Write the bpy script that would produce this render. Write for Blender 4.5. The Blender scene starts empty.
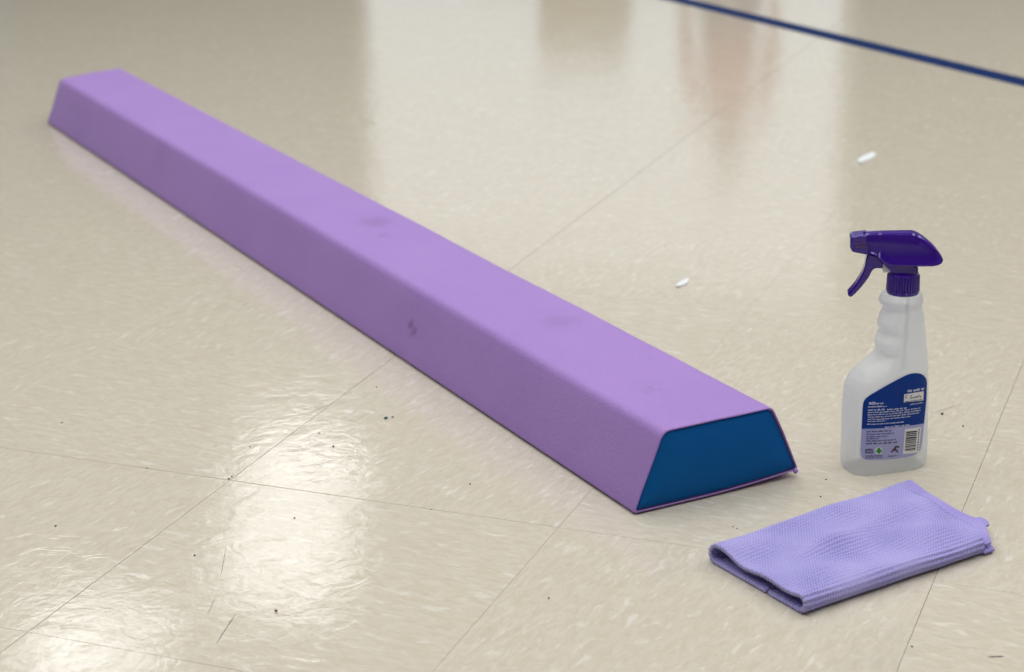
import bpy, bmesh, math, random
import numpy as np
from mathutils import Vector, Matrix

random.seed(7)
SC = bpy.context.scene
COL = SC.collection

# ------------------------------------------------------------------ camera
# World axes follow the floor tile grid (tile = 12 in = 0.3048 m, z = 0 is the floor).
T = 0.3048
F_PX = 1951.1
CAM = np.array([0.805, -1.378, 0.656])
C_FW = np.array([-0.3452031, 0.88329932, -0.31720204])
C_RT = np.array([0.93306212, 0.35942026, -0.01456571])
C_UP = np.array([-0.10114295, 0.30099733, 0.94824612])
cd = bpy.data.cameras.new('camera')
cam = bpy.data.objects.new('camera', cd)
COL.objects.link(cam)
cd.sensor_width = 36.0
cd.lens = F_PX / 1024 * 36.0
cd.clip_start = 0.05
cd.clip_end = 60
cam.matrix_world = Matrix(((C_RT[0], C_UP[0], -C_FW[0], CAM[0]),
                           (C_RT[1], C_UP[1], -C_FW[1], CAM[1]),
                           (C_RT[2], C_UP[2], -C_FW[2], CAM[2]), (0, 0, 0, 1)))
cd.dof.use_dof = True
cd.dof.focus_distance = 1.60
cd.dof.aperture_fstop = 8.0
SC.camera = cam

# ------------------------------------------------------------------ world, exposure
w = bpy.data.worlds.new('world')
SC.world = w
w.use_nodes = True
w.node_tree.nodes['Background'].inputs[0].default_value = (0.6, 0.62, 0.65, 1)
w.node_tree.nodes['Background'].inputs[1].default_value = 0.3
SC.view_settings.view_transform = 'Standard'
SC.view_settings.look = 'None'
SC.view_settings.gamma = 1
SC.view_settings.use_curve_mapping = False
SC.view_settings.exposure = 0.0
LAMP_STRENGTH = 4.65
try:
    SC.cycles.use_denoising = True
    SC.cycles.max_bounces = 10
    SC.cycles.sample_clamp_indirect = 6
except Exception:
    pass

# ------------------------------------------------------------------ pixel helpers
def ray(x, y):
    return C_FW * F_PX + C_RT * (x - 512) + C_UP * (336 - y)

def floor_at(x, y, z=0.0):
    d = ray(x, y)
    return CAM + d * ((z - CAM[2]) / d[2])

def on_plane(x, y, p0, n):
    d = ray(x, y)
    return CAM + d * (((p0 - CAM) @ n) / (d @ n))

# ------------------------------------------------------------------ materials
def srgb(r, g, b):
    def f(c):
        c /= 255
        return c / 12.92 if c <= 0.04045 else ((c + 0.055) / 1.055) ** 2.4
    return (f(r), f(g), f(b), 1)

class NT:
    def __init__(s, name):
        s.m = bpy.data.materials.new(name)
        s.m.use_nodes = True
        s.t = s.m.node_tree
        s.b = s.t.nodes['Principled BSDF']
        s.out = s.t.nodes['Material Output']
    def n(s, kind, **kw):
        nd = s.t.nodes.new(kind)
        for k, v in kw.items():
            if k in nd.inputs:
                nd.inputs[k].default_value = v
            else:
                setattr(nd, k, v)
        return nd
    def l(s, a, b):
        s.t.links.new(a, b)
    def noise(s, vec, scale, detail=3, rough=0.55, dist=0.0):
        nd = s.n('ShaderNodeTexNoise')
        nd.inputs['Scale'].default_value = scale
        nd.inputs['Detail'].default_value = detail
        nd.inputs['Roughness'].default_value = rough
        nd.inputs['Distortion'].default_value = dist
        if vec is not None:
            s.l(vec, nd.inputs['Vector'])
        return nd.outputs['Fac']
    def ramp(s, fac, a, b, lo=0.0, hi=1.0):
        nd = s.n('ShaderNodeMapRange')
        nd.interpolation_type = 'SMOOTHSTEP'
        s.l(fac, nd.inputs[0])
        for i, v in zip((1, 2, 3, 4), (a, b, lo, hi)):
            nd.inputs[i].default_value = v
        return nd.outputs[0]
    def mix(s, fac, a, b):
        nd = s.n('ShaderNodeMix')
        nd.data_type = 'RGBA'
        for sock, v in ((nd.inputs[0], fac), (nd.inputs[6], a), (nd.inputs[7], b)):
            if hasattr(v, 'is_output'):
                s.l(v, sock)
            else:
                sock.default_value = v
        return nd.outputs[2]
    def math(s, op, a, b=0.0):
        nd = s.n('ShaderNodeMath')
        nd.operation = op
        for i, v in enumerate((a, b)):
            if hasattr(v, 'is_output'):
                s.l(v, nd.inputs[i])
            else:
                nd.inputs[i].default_value = v
        return nd.outputs[0]
    def bump(s, h, strength, dist, prev=None):
        nd = s.n('ShaderNodeBump')
        nd.inputs['Strength'].default_value = strength
        nd.inputs['Distance'].default_value = dist
        s.l(h, nd.inputs['Height'])
        if prev is not None:
            s.l(prev, nd.inputs['Normal'])
        return nd.outputs[0]
    def coords(s, which='Object'):
        return s.n('ShaderNodeTexCoord').outputs[which]
    def mapping(s, vec, scale=(1, 1, 1), rot=(0, 0, 0), loc=None):
        nd = s.n('ShaderNodeMapping')
        s.l(vec, nd.inputs[0])
        nd.inputs['Scale'].default_value = scale
        nd.inputs['Rotation'].default_value = rot
        if loc is not None:
            if hasattr(loc, 'is_output'):
                s.l(loc, nd.inputs['Location'])
            else:
                nd.inputs['Location'].default_value = loc
        return nd.outputs[0]

def plain(name, col, rough=0.5, bump=0.0, scale=200.0, var=0.06, **kw):
    """A procedural material: base colour with slight noise variation and fine relief."""
    m = NT(name)
    v = m.coords()
    f = m.noise(v, scale, 3)
    dark = tuple(c * (1 - var) for c in col[:3]) + (1,)
    lite = tuple(min(1, c * (1 + var)) for c in col[:3]) + (1,)
    m.l(m.mix(f, dark, lite), m.b.inputs['Base Color'])
    m.b.inputs['Roughness'].default_value = rough
    if bump:
        m.l(m.bump(f, bump, 0.001), m.b.inputs['Normal'])
    for k, val in kw.items():
        m.b.inputs[k.replace('_', ' ')].default_value = val
    return m.m

def tile_material(name, turn):
    """Waxed vinyl composition tile: tan chips and white flecks that run one way."""
    m = NT(name)
    geo = m.n('ShaderNodeNewGeometry').outputs['Position']
    info = m.n('ShaderNodeObjectInfo')
    off = m.n('ShaderNodeCombineXYZ')
    r = m.math('MULTIPLY', info.outputs['Random'], 40.0)
    m.l(r, off.inputs[0]); m.l(r, off.inputs[1])
    add = m.n('ShaderNodeVectorMath'); add.operation = 'ADD'
    m.l(geo, add.inputs[0]); m.l(off.outputs[0], add.inputs[1])
    P = add.outputs[0]
    rot = (0, 0, math.radians(90 if turn else 0) + math.radians(8))
    S = m.mapping(P, scale=(1, 1, 1), rot=rot)
    st = m.mapping(S, scale=(1.0, 2.6, 1.0))
    big = m.noise(P, 9, 3)
    mot = m.noise(st, 60, 5, 0.62, 0.8)
    chips = m.noise(m.mapping(S, scale=(1, 2.0, 1), loc=(3.1, 7.7, 0)), 95, 2, 0.5, 1.2)
    white = m.noise(m.mapping(S, scale=(1, 3.2, 1), loc=(11.3, 2.9, 0)), 42, 2, 0.45, 0.6)
    grey = m.noise(m.mapping(S, scale=(1, 2.2, 1), loc=(5.3, 21.9, 0)), 120, 2, 0.5, 0.6)
    c = m.mix(m.ramp(mot, 0.30, 0.70), srgb(196, 190, 174), srgb(208, 203, 190))
    c = m.mix(m.ramp(big, 0.35, 0.7, 0, 0.35), c, srgb(200, 193, 179))
    c = m.mix(m.ramp(chips, 0.60, 0.74, 0, 0.30), c, srgb(190, 174, 152))
    c = m.mix(m.ramp(grey, 0.66, 0.76, 0, 0.35), c, srgb(176, 174, 168))
    c = m.mix(m.ramp(white, 0.58, 0.76, 0, 0.42), c, srgb(230, 231, 230))
    m.l(c, m.b.inputs['Base Color'])
    # wax: broad ripples left by the mop, finer orange peel, uneven gloss
    wav = m.noise(geo, 11, 2, 0.5, 0.4)
    rip = m.noise(geo, 42, 3, 0.55, 1.0)
    fin = m.noise(st, 240, 2)
    n1 = m.bump(wav, 0.10, 0.0032)
    n2 = m.bump(rip, 0.24, 0.0012, n1)
    n3 = m.bump(fin, 0.10, 0.0004, n2)
    m.l(n3, m.b.inputs['Normal'])
    m.l(m.ramp(m.noise(geo, 16, 4), 0.3, 0.7, 0.045, 0.10), m.b.inputs['Roughness'])
    m.b.inputs['IOR'].default_value = 1.5
    m.b.inputs['Specular IOR Level'].default_value = 0.5
    return m.m

M = {}
M['tile_a'] = tile_material('vinyl_tile_grain_lengthwise', True)
M['tile_b'] = tile_material('vinyl_tile_grain_crosswise', False)
M['joint'] = plain('dark_tile_joint', srgb(120, 112, 100), 0.8)
M['wall'] = plain('taupe_wall_paint', srgb(140, 134, 124), 0.7, 0.1, 60)
M['white_wall'] = plain('white_wall_paint', srgb(238, 238, 234), 0.6, 0.1, 60, 0.02)
M['ceiling'] = plain('white_ceiling_board', srgb(226, 225, 220), 0.9, 0.3, 300, 0.05)
M['white_metal'] = plain('white_enamel', srgb(235, 235, 232), 0.35)
M['blue_paint'] = plain('pale_blue_paint', srgb(150, 180, 215), 0.5)
M['line'] = plain('navy_floor_tape', srgb(0, 38, 92), 0.6, 0.1, 300, Specular_IOR_Level=0.1)

def emission(name, col, s):
    m = NT(name)
    e = m.n('ShaderNodeEmission')
    e.inputs[0].default_value = col
    e.inputs[1].default_value = s
    m.l(e.outputs[0], m.out.inputs[0])
    return m.m
M['panel_glow'] = emission('added_bright_panel_glow', (0.95, 0.98, 1.0, 1), 0.72)  # glow of the added far-wall panel, lifts the floor reflection
M['lamp'] = emission('lit_troffer_diffuser', (1.0, 0.99, 0.975, 1), LAMP_STRENGTH)

# ------------------------------------------------------------------ mesh helpers
def link(name, me, mats=(), parent=None, smooth=False):
    if isinstance(me, bmesh.types.BMesh):
        bm = me
        me = bpy.data.meshes.new(name)
        bm.normal_update()
        bm.to_mesh(me); bm.free()
    o = bpy.data.objects.new(name, me)
    COL.objects.link(o)
    for mt in (mats if isinstance(mats, (list, tuple)) else [mats]):
        me.materials.append(mt)
    if parent is not None:
        o.parent = parent
    if smooth:
        me.polygons.foreach_set('use_smooth', [True] * len(me.polygons))
    return o

def pyd(name, V, Fc, mats, parent=None, smooth=False):
    me = bpy.data.meshes.new(name)
    me.from_pydata([tuple(map(float, v)) for v in V], [], Fc)
    me.validate(); me.update()
    return link(name, me, mats, parent, smooth)

def tag(o, label=None, cat=None, group=None, kind=None):
    for k, v in (('label', label), ('category', cat), ('group', group), ('kind', kind)):
        if v:
            o[k] = v
    return o

def empty(name, loc, rz=0.0):
    o = bpy.data.objects.new(name, None)
    COL.objects.link(o)
    o.empty_display_size = 0.05
    o.location = tuple(map(float, loc)); o.rotation_euler = (0, 0, rz)
    return o

def box_bm(x0, x1, y0, y1, z0, z1, bev=0.0, bm=None):
    own = bm is None
    bm = bm or bmesh.new()
    r = bmesh.ops.create_cube(bm, size=1.0)
    for v in r['verts']:
        v.co = Vector(((x0 + x1) / 2 + v.co.x * (x1 - x0), (y0 + y1) / 2 + v.co.y * (y1 - y0), (z0 + z1) / 2 + v.co.z * (z1 - z0)))
    if bev and own:
        bmesh.ops.bevel(bm, geom=list(bm.edges), offset=bev, segments=2, affect='EDGES', profile=0.5)
    return bm

def loft(name, rings, mats, parent=None, cap=True, smooth=True, closed=True):
    """rings: list of equal-length lists of 3-D points."""
    n = len(rings[0])
    V = [p for r in rings for p in r]
    Fc = []
    for i in range(len(rings) - 1):
        for j in range(n if closed else n - 1):
            k = (j + 1) % n
            Fc.append((i * n + j, i * n + k, (i + 1) * n + k, (i + 1) * n + j))
    if cap:
        Fc.append(tuple(range(n - 1, -1, -1)))
        Fc.append(tuple((len(rings) - 1) * n + j for j in range(n)))
    o = pyd(name, V, Fc, mats, parent, smooth)
    bm = bmesh.new(); bm.from_mesh(o.data)
    bmesh.ops.recalc_face_normals(bm, faces=bm.faces)
    bm.to_mesh(o.data); bm.free()
    return o

def sharp(o, deg=35):
    me = o.data
    me.polygons.foreach_set('use_smooth', [True] * len(me.polygons))
    me.set_sharp_from_angle(angle=math.radians(deg))

def bevel_mod(o, wd, seg=2, deg=30):
    b = o.modifiers.new('bevel', 'BEVEL')
    b.width = wd; b.segments = seg; b.limit_method = 'ANGLE'; b.angle_limit = math.radians(deg)

# ------------------------------------------------------------------ room
U0, U1, V0, V1, HC = -8.0, 4.6, -4.2, 9.5, 3.0

floor = link('floor', box_bm(U0, U1, V0, V1, -0.05, -0.0025), M['joint'])
tag(floor, 'beige flecked vinyl tile floor with a waxed shine', kind='structure')

def gap_u(k, j):       # the joints between tile columns; most are butted tight, a few have opened
    return {0: 0.0006, 1: 0.0002 if j < 1 else 0.00008, 2: 0.0003}.get(k, 0.0001)
def gap_v(k, i):
    return {0: 0.0007 if i < 1 else 0.0004, -1: 0.0003 if i < 1 else 0.0001}.get(k, 0.0001)

def tile_bounds(i, j):
    return (i * T + gap_u(i, j) / 2, (i + 1) * T - gap_u(i + 1, j) / 2,
            j * T + gap_v(j, i) / 2, (j + 1) * T - gap_v(j + 1, i) / 2)

def in_view(i, j):
    for a in (0, 0.25, 0.5, 0.75, 1):
        for b in (0, 0.25, 0.5, 0.75, 1):
            q = np.array([(i + a) * T, (j + b) * T, 0]) - CAM
            d = q @ C_FW
            if d > 0.3:
                x = 512 + F_PX * (q @ C_RT) / d
                y = 336 - F_PX * (q @ C_UP) / d
                if -60 < x < 1084 and -60 < y < 732:
                    return True
    return False

def tile_mesh(a, b):
    bm = box_bm(-a / 2, a / 2, -b / 2, b / 2, -0.0028, 0.0)
    top = [e for e in bm.edges if all(abs(v.co.z) < 1e-6 for v in e.verts)]
    bmesh.ops.bevel(bm, geom=top, offset=0.00015, segments=1, affect='EDGES')
    me = bpy.data.meshes.new('tile')
    bm.to_mesh(me); bm.free()
    return me

cache = {}
restV, restF, restM = [], [], []
i0, i1 = math.ceil(U0 / T), math.floor(U1 / T)
j0, j1 = math.ceil(V0 / T), math.floor(V1 / T)
for i in range(i0, i1):
    for j in range(j0, j1):
        x0, x1, y0, y1 = tile_bounds(i, j)
        par = (i + j) % 2
        if in_view(i, j):
            key = (round(x1 - x0, 6), round(y1 - y0, 6), par)
            if key not in cache:
                me = tile_mesh(x1 - x0, y1 - y0)
                me.materials.append(M['tile_b'] if par else M['tile_a'])
                cache[key] = me
            o = bpy.data.objects.new('tile', cache[key])
            COL.objects.link(o)
            o.parent = floor
            # a hair of unevenness, as laid
            o.location = ((x0 + x1) / 2, (y0 + y1) / 2, 0)
        else:
            n = len(restV)
            restV += [(x0, y0, 0), (x1, y0, 0), (x1, y1, 0), (x0, y1, 0),
                      (x0, y0, -.0024), (x1, y0, -.0024), (x1, y1, -.0024), (x0, y1, -.0024)]
            restF += [(n, n + 1, n + 2, n + 3)] + [(n + a, n + 4 + a, n + 4 + (a + 1) % 4, n + (a + 1) % 4) for a in range(4)]
            restM += [par] * 5
rest = pyd('tile_field', restV, restF, [M['tile_a'], M['tile_b']], floor)
rest.data.polygons.foreach_set('material_index', restM)
tag(rest, kind='stuff')

def wall(name, *b, mat='wall'):
    return tag(link(name, box_bm(*b), M[mat]), kind='structure')
wall('wall_far', U0 - .1, U1 + .1, V1, V1 + .1, -0.05, HC)
wall('wall_near', U0 - .1, U1 + .1, V0 - .1, V0, -0.05, HC)
wall('wall_left', U0 - .1, U0, V0, V1, -0.05, HC)
wall('wall_right', U1, U1 + .1, V0, V1, -0.05, HC)
wall('ceiling', U0 - .1, U1 + .1, V0 - .1, V1 + .1, HC, HC + .1, mat='ceiling')
# glowing panel added in the far wall to brighten the floor reflection; pale blue post
glow_pane = tag(link('glow_panel_1', box_bm(-4.34, -1.42, V1 - .03, V1 - .005, 0.06, 2.85), M['panel_glow']), kind='structure')
for b in ((-4.42, -4.34, 0, 2.93), (-1.42, -1.34, 0, 2.93), (-4.34, -1.42, 2.85, 2.93), (-4.34, -1.42, 0, .06)):
    link('glow_panel_frame', box_bm(b[0], b[1], V1 - .06, V1, b[2], b[3]), M['white_metal'], glow_pane)
wall('trim_1', -7.08, -6.96, V1 - .05, V1, 0.0, HC, mat='blue_paint')
wall('baseboard_far', U0, -4.34, V1 - .02, V1, 0.0, 0.1, mat='joint')

# ceiling troffers
def troffer(u, v, label, hv=0.60):
    r = empty('ceiling_light', (u, v, HC))
    tag(r, label, 'ceiling light', 'recessed ceiling lights')
    bm = bmesh.new()
    for b in ((-.32, .32, -hv - .02, -hv), (-.32, .32, hv, hv + .02), (-.32, -.30, -hv, hv), (.30, .32, -hv, hv)):
        box_bm(*b, -.015, -.001, bm=bm)
    link('frame', bm, M['white_metal'], r)
    pyd('diffuser', [(-.3, -hv, -.010), (-.3, hv, -.010), (.3, hv, -.010), (.3, -hv, -.010)], [(0, 1, 2, 3)], M['lamp'], r)
ORD = ('first', 'second', 'third', 'fourth', 'fifth')
for k, (u, v) in enumerate(((-3.40, 6.50), (-2.98, 5.52), (-3.34, 4.52))):
    troffer(u, v, 'square lit ceiling light casting the %s glare patch in the floor wax' % ('uppermost', 'middle', 'lowest')[k], 0.30)
for a, u in enumerate((-2.3, -1.05, 0.2, 1.45, 2.7)):
    for b, v in enumerate((-1.5, 0.0, 1.5, 3.0)):
        troffer(u, v, 'lit ceiling light over mid hall, %s from the left in the %s row' % (ORD[a], ORD[b]))
for a, u in enumerate((1.45, 2.7)):  # extra lamps added outside the mirrored area to brighten the far wall
    for b, v in enumerate((5.0, 6.6, 8.2)):
        troffer(u, v, 'ceiling light added by the right wall to brighten the far wall, %s column, %s towards the far wall' % (('inner', 'outer')[a], ORD[b]))

# navy game line on the floor
a = floor_at(640, -9.5); b = floor_at(1045, 87.5)
dr = (b - a)[:2] / np.linalg.norm((b - a)[:2]); a[:2] -= dr * 2.5; b[:2] += dr * 2.0
nr = np.array([-dr[1], dr[0]]) * 0.0255
V, Fc = [], []
for k in range(41):
    p = a + (b - a) * k / 40
    for s in (-1, 1):
        for z in (0.0, 0.0004):
            V.append((p[0] + s * nr[0], p[1] + s * nr[1], z))
for k in range(40):
    q = 4 * k
    Fc += [(q + 1, q + 3, q + 7, q + 5), (q, q + 1, q + 5, q + 4), (q + 2, q + 6, q + 7, q + 3)]
tag(pyd('floor_line', V, Fc, M['line']), 'navy blue tape line running across the far floor', 'floor line')

# ------------------------------------------------------------------ foam balance beam
def foam_material(name, col, col2):
    m = NT(name)
    v = m.coords()
    f1 = m.noise(v, 1300, 2, 0.6)
    f2 = m.noise(v, 9, 4, 0.6)
    f3 = m.noise(v, 420, 3, 0.6)
    c = m.mix(m.ramp(f2, 0.3, 0.7), col, col2)
    c = m.mix(m.ramp(f3, 0.35, 0.65, 0.0, 0.22), c, tuple(q * .72 for q in col[:3]) + (1,))
    # handling smudges: faint dirty patches at a few places along the beam
    sep = m.n('ShaderNodeVectorMath'); sep.operation = 'DISTANCE'
    wob = m.n('ShaderNodeVectorMath'); wob.operation = 'ADD'
    wn = m.n('ShaderNodeTexNoise'); wn.inputs['Scale'].default_value = 70
    m.l(v, wn.inputs['Vector'])
    sc = m.n('ShaderNodeVectorMath'); sc.operation = 'SCALE'; sc.inputs['Scale'].default_value = 0.03
    m.l(wn.outputs['Color'], sc.inputs[0])
    m.l(v, wob.inputs[0]); m.l(sc.outputs[0], wob.inputs[1])
    for (px, py, pz, rad, amt) in SMUDGES:
        dn = m.n('ShaderNodeVectorMath'); dn.operation = 'DISTANCE'
        m.l(wob.outputs[0], dn.inputs[0])
        dn.inputs[1].default_value = (px + .015, py + .015, pz + .015)
        c = m.mix(m.ramp(dn.outputs['Value'], rad * 0.15, rad, amt, 0.0), c, srgb(92, 62, 112))
    m.l(c, m.b.inputs['Base Color'])
    m.b.inputs['Roughness'].default_value = 0.62
    m.b.inputs['Sheen Weight'].default_value = 0.12
    m.b.inputs['Sheen Roughness'].default_value = 0.4
    n1 = m.bump(f3, 0.55, 0.0009)
    m.b.inputs['Specular IOR Level'].default_value = 0.3
    m.l(m.bump(f1, 0.35, 0.0004, n1), m.b.inputs['Normal'])
    return m.m

BL = floor_at(633.2, 516)
FB = floor_at(47, 124)
BH = (FB - BL); BLEN = float(np.linalg.norm(BH)); BH = BH / BLEN
BW = np.array([BH[1], -BH[0], 0.0])
beam = empty('balance_beam', BL, math.atan2(BW[1], BW[0]))      # local x across, y along, z up
tag(beam, 'long purple foam balance beam with a blue end, lying on the floor', 'balance beam')
WB, XT0, XT1, HB = 0.168, 0.0275, 0.1385, 0.0705

def beam_local(x, y, n, p0):
    P = on_plane(x, y, p0, n)
    return ((P - BL) @ BW, (P - BL) @ BH, P[2])
top0 = BL + np.array([0, 0, HB])
side_n = np.cross(BH, (BW * XT0 + np.array([0, 0, HB])))
SMUDGES = []
for (px, py, rad, amt, face) in ((413, 327, .013, .55, 's'), (375, 222, .03, .22, 't'), (385, 236, .012, .2, 't'),
                                 (651, 389, .012, .2, 't'), (560, 322, .03, .14, 't'), (160, 153, .04, .08, 's')):
    q = beam_local(px, py, *((np.array([0, 0, 1.0]), top0) if face == 't' else (side_n, BL)))
    SMUDGES.append((*map(float, q), rad, amt))
M['purple'] = foam_material('purple_foam_cover', srgb(160, 128, 203), srgb(164, 132, 206))
M['blue_end'] = plain('blue_foam_end', srgb(0, 90, 160), 0.75, 0.4, 900, 0.12, Specular_IOR_Level=0.15)
M['shade_and_shoe_black'] = plain('shade_pad_and_shoe_black', srgb(24, 22, 24), 0.8)
M['dark_crease'] = plain('dark_purple_crease', srgb(84, 52, 110), 0.6, 0.3, 900)

def round_poly(pts, radii, seg=5):
    out = []
    n = len(pts)
    for i in range(n):
        p = np.array(pts[i], float); a = np.array(pts[i - 1], float); c = np.array(pts[(i + 1) % n], float)
        r = radii[i]
        d1 = (a - p) / np.linalg.norm(a - p); d2 = (c - p) / np.linalg.norm(c - p)
        ang = math.acos(max(-1, min(1, d1 @ d2)))
        t = r / math.tan(ang / 2)
        s, e = p + d1 * t, p + d2 * t
        ctr = p + (d1 + d2) / np.linalg.norm(d1 + d2) * (r / math.sin(ang / 2))
        a0 = math.atan2(*(s - ctr)[::-1]); a1 = math.atan2(*(e - ctr)[::-1])
        da = (a1 - a0 + math.pi) % (2 * math.pi) - math.pi
        for k in range(seg + 1):
            an = a0 + da * k / seg
            out.append((ctr[0] + r * math.cos(an), ctr[1] + r * math.sin(an)))
    return out

def densify(pts, step):
    out = []
    for i in range(len(pts)):
        a, b = np.array(pts[i]), np.array(pts[(i + 1) % len(pts)])
        n = max(1, int(np.linalg.norm(b - a) / step))
        out += [tuple(a + (b - a) * k / n) for k in range(n)]
    return out

Z0 = 0.0014
prof = round_poly([(0, Z0), (WB, Z0), (XT1, HB), (XT0, HB)], [.0022, .0025, .008, .0105])
prof = densify(prof, 0.012)
NPROF = len(prof)
cx, cz = WB / 2, HB / 2
def inset(pts, d):
    """the same trapezoid drawn in by d on every side, with the same point count"""
    out = []
    for x, z in pts:
        out.append((cx + (x - cx) * (1 - d / (WB * .40)), cz + (z - cz) * (1 - d / (HB * .5))))
    return out
from mathutils import noise as mn
def wob(x, y, z):
    q = mn.noise(Vector((x * 14, y * 5, z * 14))) * 0.0011 + mn.noise(Vector((x * 30 + 9, y * 16, z * 30))) * 0.0004
    return q
def skew(x, y):        # the far end is cut a little askew
    return 0.32 * max(0, x - .02) * max(0, min(1, (y - BLEN + .25) / .25))
def lift(x, y):        # the sewn right corner of the near end curls a little off the floor
    return 0.0055 * max(0, (x - .06) / .11) ** 2 * math.exp(-max(0, y) / 0.05)
rings = []
NY = 90
ys = [0.0015] + [0.003 + (BLEN - 0.006) * k / NY for k in range(NY + 1)] + [BLEN - .0015]
ROLL = {0: 0.0019, 1: 0.0009, 2: 0.0002}
ys = [0.0006, -0.0004, 0.0006] + ys[1:-1] + [BLEN - .0006, BLEN + .0004, BLEN - .0006]
for k, y in enumerate(ys):
    d = ROLL.get(min(k, len(ys) - 1 - k), 0.0)
    pr = inset(prof, d) if d else prof
    ring = []
    for (x, z) in pr:
        q = wob(x, y, z)
        lo = (z < 0.006)
        nx, nz = x - cx, z - cz
        L = math.hypot(nx, nz)
        ring.append((x + (0 if lo else nx / L * q), y + skew(x, y), z + (lift(x, y) * (1 if z < .04 else max(0, 1 - (z - .04) / .03))) + (0 if lo else nz / L * q)))
    rings.append(ring)
cover = loft('cover', rings, M['purple'], beam, cap=False)
# end panels, slightly puffed, set into the cover
for side, y0, sg in ((0, 0.0015, -1), (1, BLEN - .0015, 1)):
    rr = []
    for d, dy in ((0.0016, 0.004), (0.0018, 0.0014), (0.0025, .0003), (0.005, -0.0008), (0.016, -.0022), (0.028, -.0026)):
        pr = inset(prof, d)
        rr.append([(x, y0 + skew(x, y0) + sg * (-dy - 0.0), z + (lift(x, 0) * (1 if z < .04 else max(0, 1 - (z - .04) / .03)) if side == 0 else 0)) for x, z in pr])
    o = loft('end_panel', rr, M['blue_end'] , beam, cap=True)
    tag(o, 'blue end panel')
    pr = inset(prof, 0.0020)
    n = len(pr); V, Fc = [], []
    for i, (x, z) in enumerate(pr):
        for k in range(6):
            an = k * math.pi / 3
            t = np.array(pr[(i + 1) % n]) - np.array(pr[i - 1]); t = t / np.linalg.norm(t)
            nx, nz = -t[1], t[0]
            rp = 0.0006
            zz = z + (lift(x, 0) * (1 if z < .04 else max(0, 1 - (z - .04) / .03)) if side == 0 else 0)
            V.append((x + nx * rp * math.cos(an), y0 + skew(x, y0) + sg * (-.0004 + rp * math.sin(an)), zz + nz * rp * math.cos(an)))
    for i in range(n):
        for k in range(6):
            Fc.append((i * 6 + k, i * 6 + (k + 1) % 6, ((i + 1) % n) * 6 + (k + 1) % 6, ((i + 1) % n) * 6 + k))
    pyd('dark_crease', V, Fc, M['dark_crease'], beam, True)  # thin dark strip draws the shade in the crease around the panel
link('shade_pad', box_bm(0.005, WB - .012, 0.014, BLEN - .008, 0.0, Z0 + .0006), M['shade_and_shoe_black'], beam)  # dark pad added to blacken the shaded gap under the beam
# little knot of purple thread at the lifted corner
bm = bmesh.new()
bmesh.ops.create_icosphere(bm, subdivisions=2, radius=0.0024)
for v in bm.verts:
    v.co *= 1 + 0.35 * mn.noise(v.co * 900)
    v.co += Vector((WB - .0045, -.0012, 0.0070))
link('thread_knot', bm, M['purple'], beam, True)

# ------------------------------------------------------------------ spray bottle
BYAW = math.radians(39.0)
BC = np.array([0.5320, 0.2230, 0.0])
bd = np.array([math.cos(BYAW), math.sin(BYAW), 0]); bn = np.array([-math.sin(BYAW), math.cos(BYAW), 0])   # local x, local y (to the back)
bottle = empty('spray_bottle', BC, BYAW)
tag(bottle, 'translucent white spray bottle with a purple trigger head and blue label', 'spray bottle')
view = (BC - CAM) * np.array([1, 1, 0]); view /= np.linalg.norm(view)
perp = np.array([view[1], -view[0], 0])
e_s, e_t = float(bd @ perp), float(bn @ perp)

def bl(x, y, t=0.0):
    """pixel -> bottle-local (s, z) on the vertical plane local y = t"""
    P = on_plane(x, y, BC + bn * t, bn)
    return float((P - BC) @ bd), float(P[2])
def bq(x, y):
    P = on_plane(x, y, BC, view)
    return float((P - BC) @ perp), float(P[2])

left_px = [(842, 470), (840.3, 462), (840.6, 454), (841, 440), (841.8, 412), (843, 388), (845, 378), (849, 371), (856, 365), (864, 360), (870, 356), (874, 352),
           (875.5, 349), (873.2, 343.5), (873.5, 338), (877, 333), (879, 329.5), (876.6, 325), (876.3, 320), (880, 312), (882.6, 307), (880.5, 304), (878.4, 300.5), (878.6, 297), (882, 293.2)]
right_px = [(924, 470), (926, 462), (926.6, 455), (927.2, 433), (928, 391), (926.6, 353), (924, 324), (922.6, 312), (920.8, 307), (921.6, 304), (922.8, 300.5), (922.4, 297), (919.5, 293.2)]
grip = [p for p in left_px if p[1] <= 352]
left_smooth = [p for p in left_px if p[1] >= 352] + [(876.5, 340), (878, 325), (880, 312), (882.6, 307), (880.5, 304), (878.4, 300.5), (878.6, 297), (882, 293.2)]
ql_g = sorted([bq(*p)[::-1] for p in left_px])
ql = sorted([bq(*p)[::-1] for p in left_smooth]); qr = sorted([bq(x + 0.9, y)[::-1] for x, y in right_px])
def interp(tab, z):
    return float(np.interp(z, [a for a, _ in tab], [b for _, b in tab]))
ZT = bq(900, 293.2)[1]
ZP = bq(900, 307)[1]; ZB = bq(900, 299)[1]
def supp(a, b, n):
    m = n / (n - 1)
    return ((a * e_s) ** m + (b * abs(e_t)) ** m) ** (1 / m)
def ring_par(z):
    l, r = interp(ql, z), interp(qr, z)
    n = float(np.interp(z, [0, .085, .115, .15], [3.3, 3.3, 2.6, 2.0]))
    b = float(np.interp(z, [0, .003, .008, .085, .108, .135, ZP - .003, ZP, ZB - .002, ZB, ZT], [.0195, .0218, .0228, .0228, .0212, .0188, .0180, .0171, .0184, .0184, .0150]))
    half = (r - l) / 2
    lo, hi = 0.002, 0.08
    for _ in range(40):
        mid = (lo + hi) / 2
        if supp(mid, b, n) < half: lo = mid
        else: hi = mid
    a = lo
    if z < 0.006:
        a -= 0.0035 * (1 - z / 0.006) ** 2
    return (l + r) / 2 / e_s, a, b, n
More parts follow.
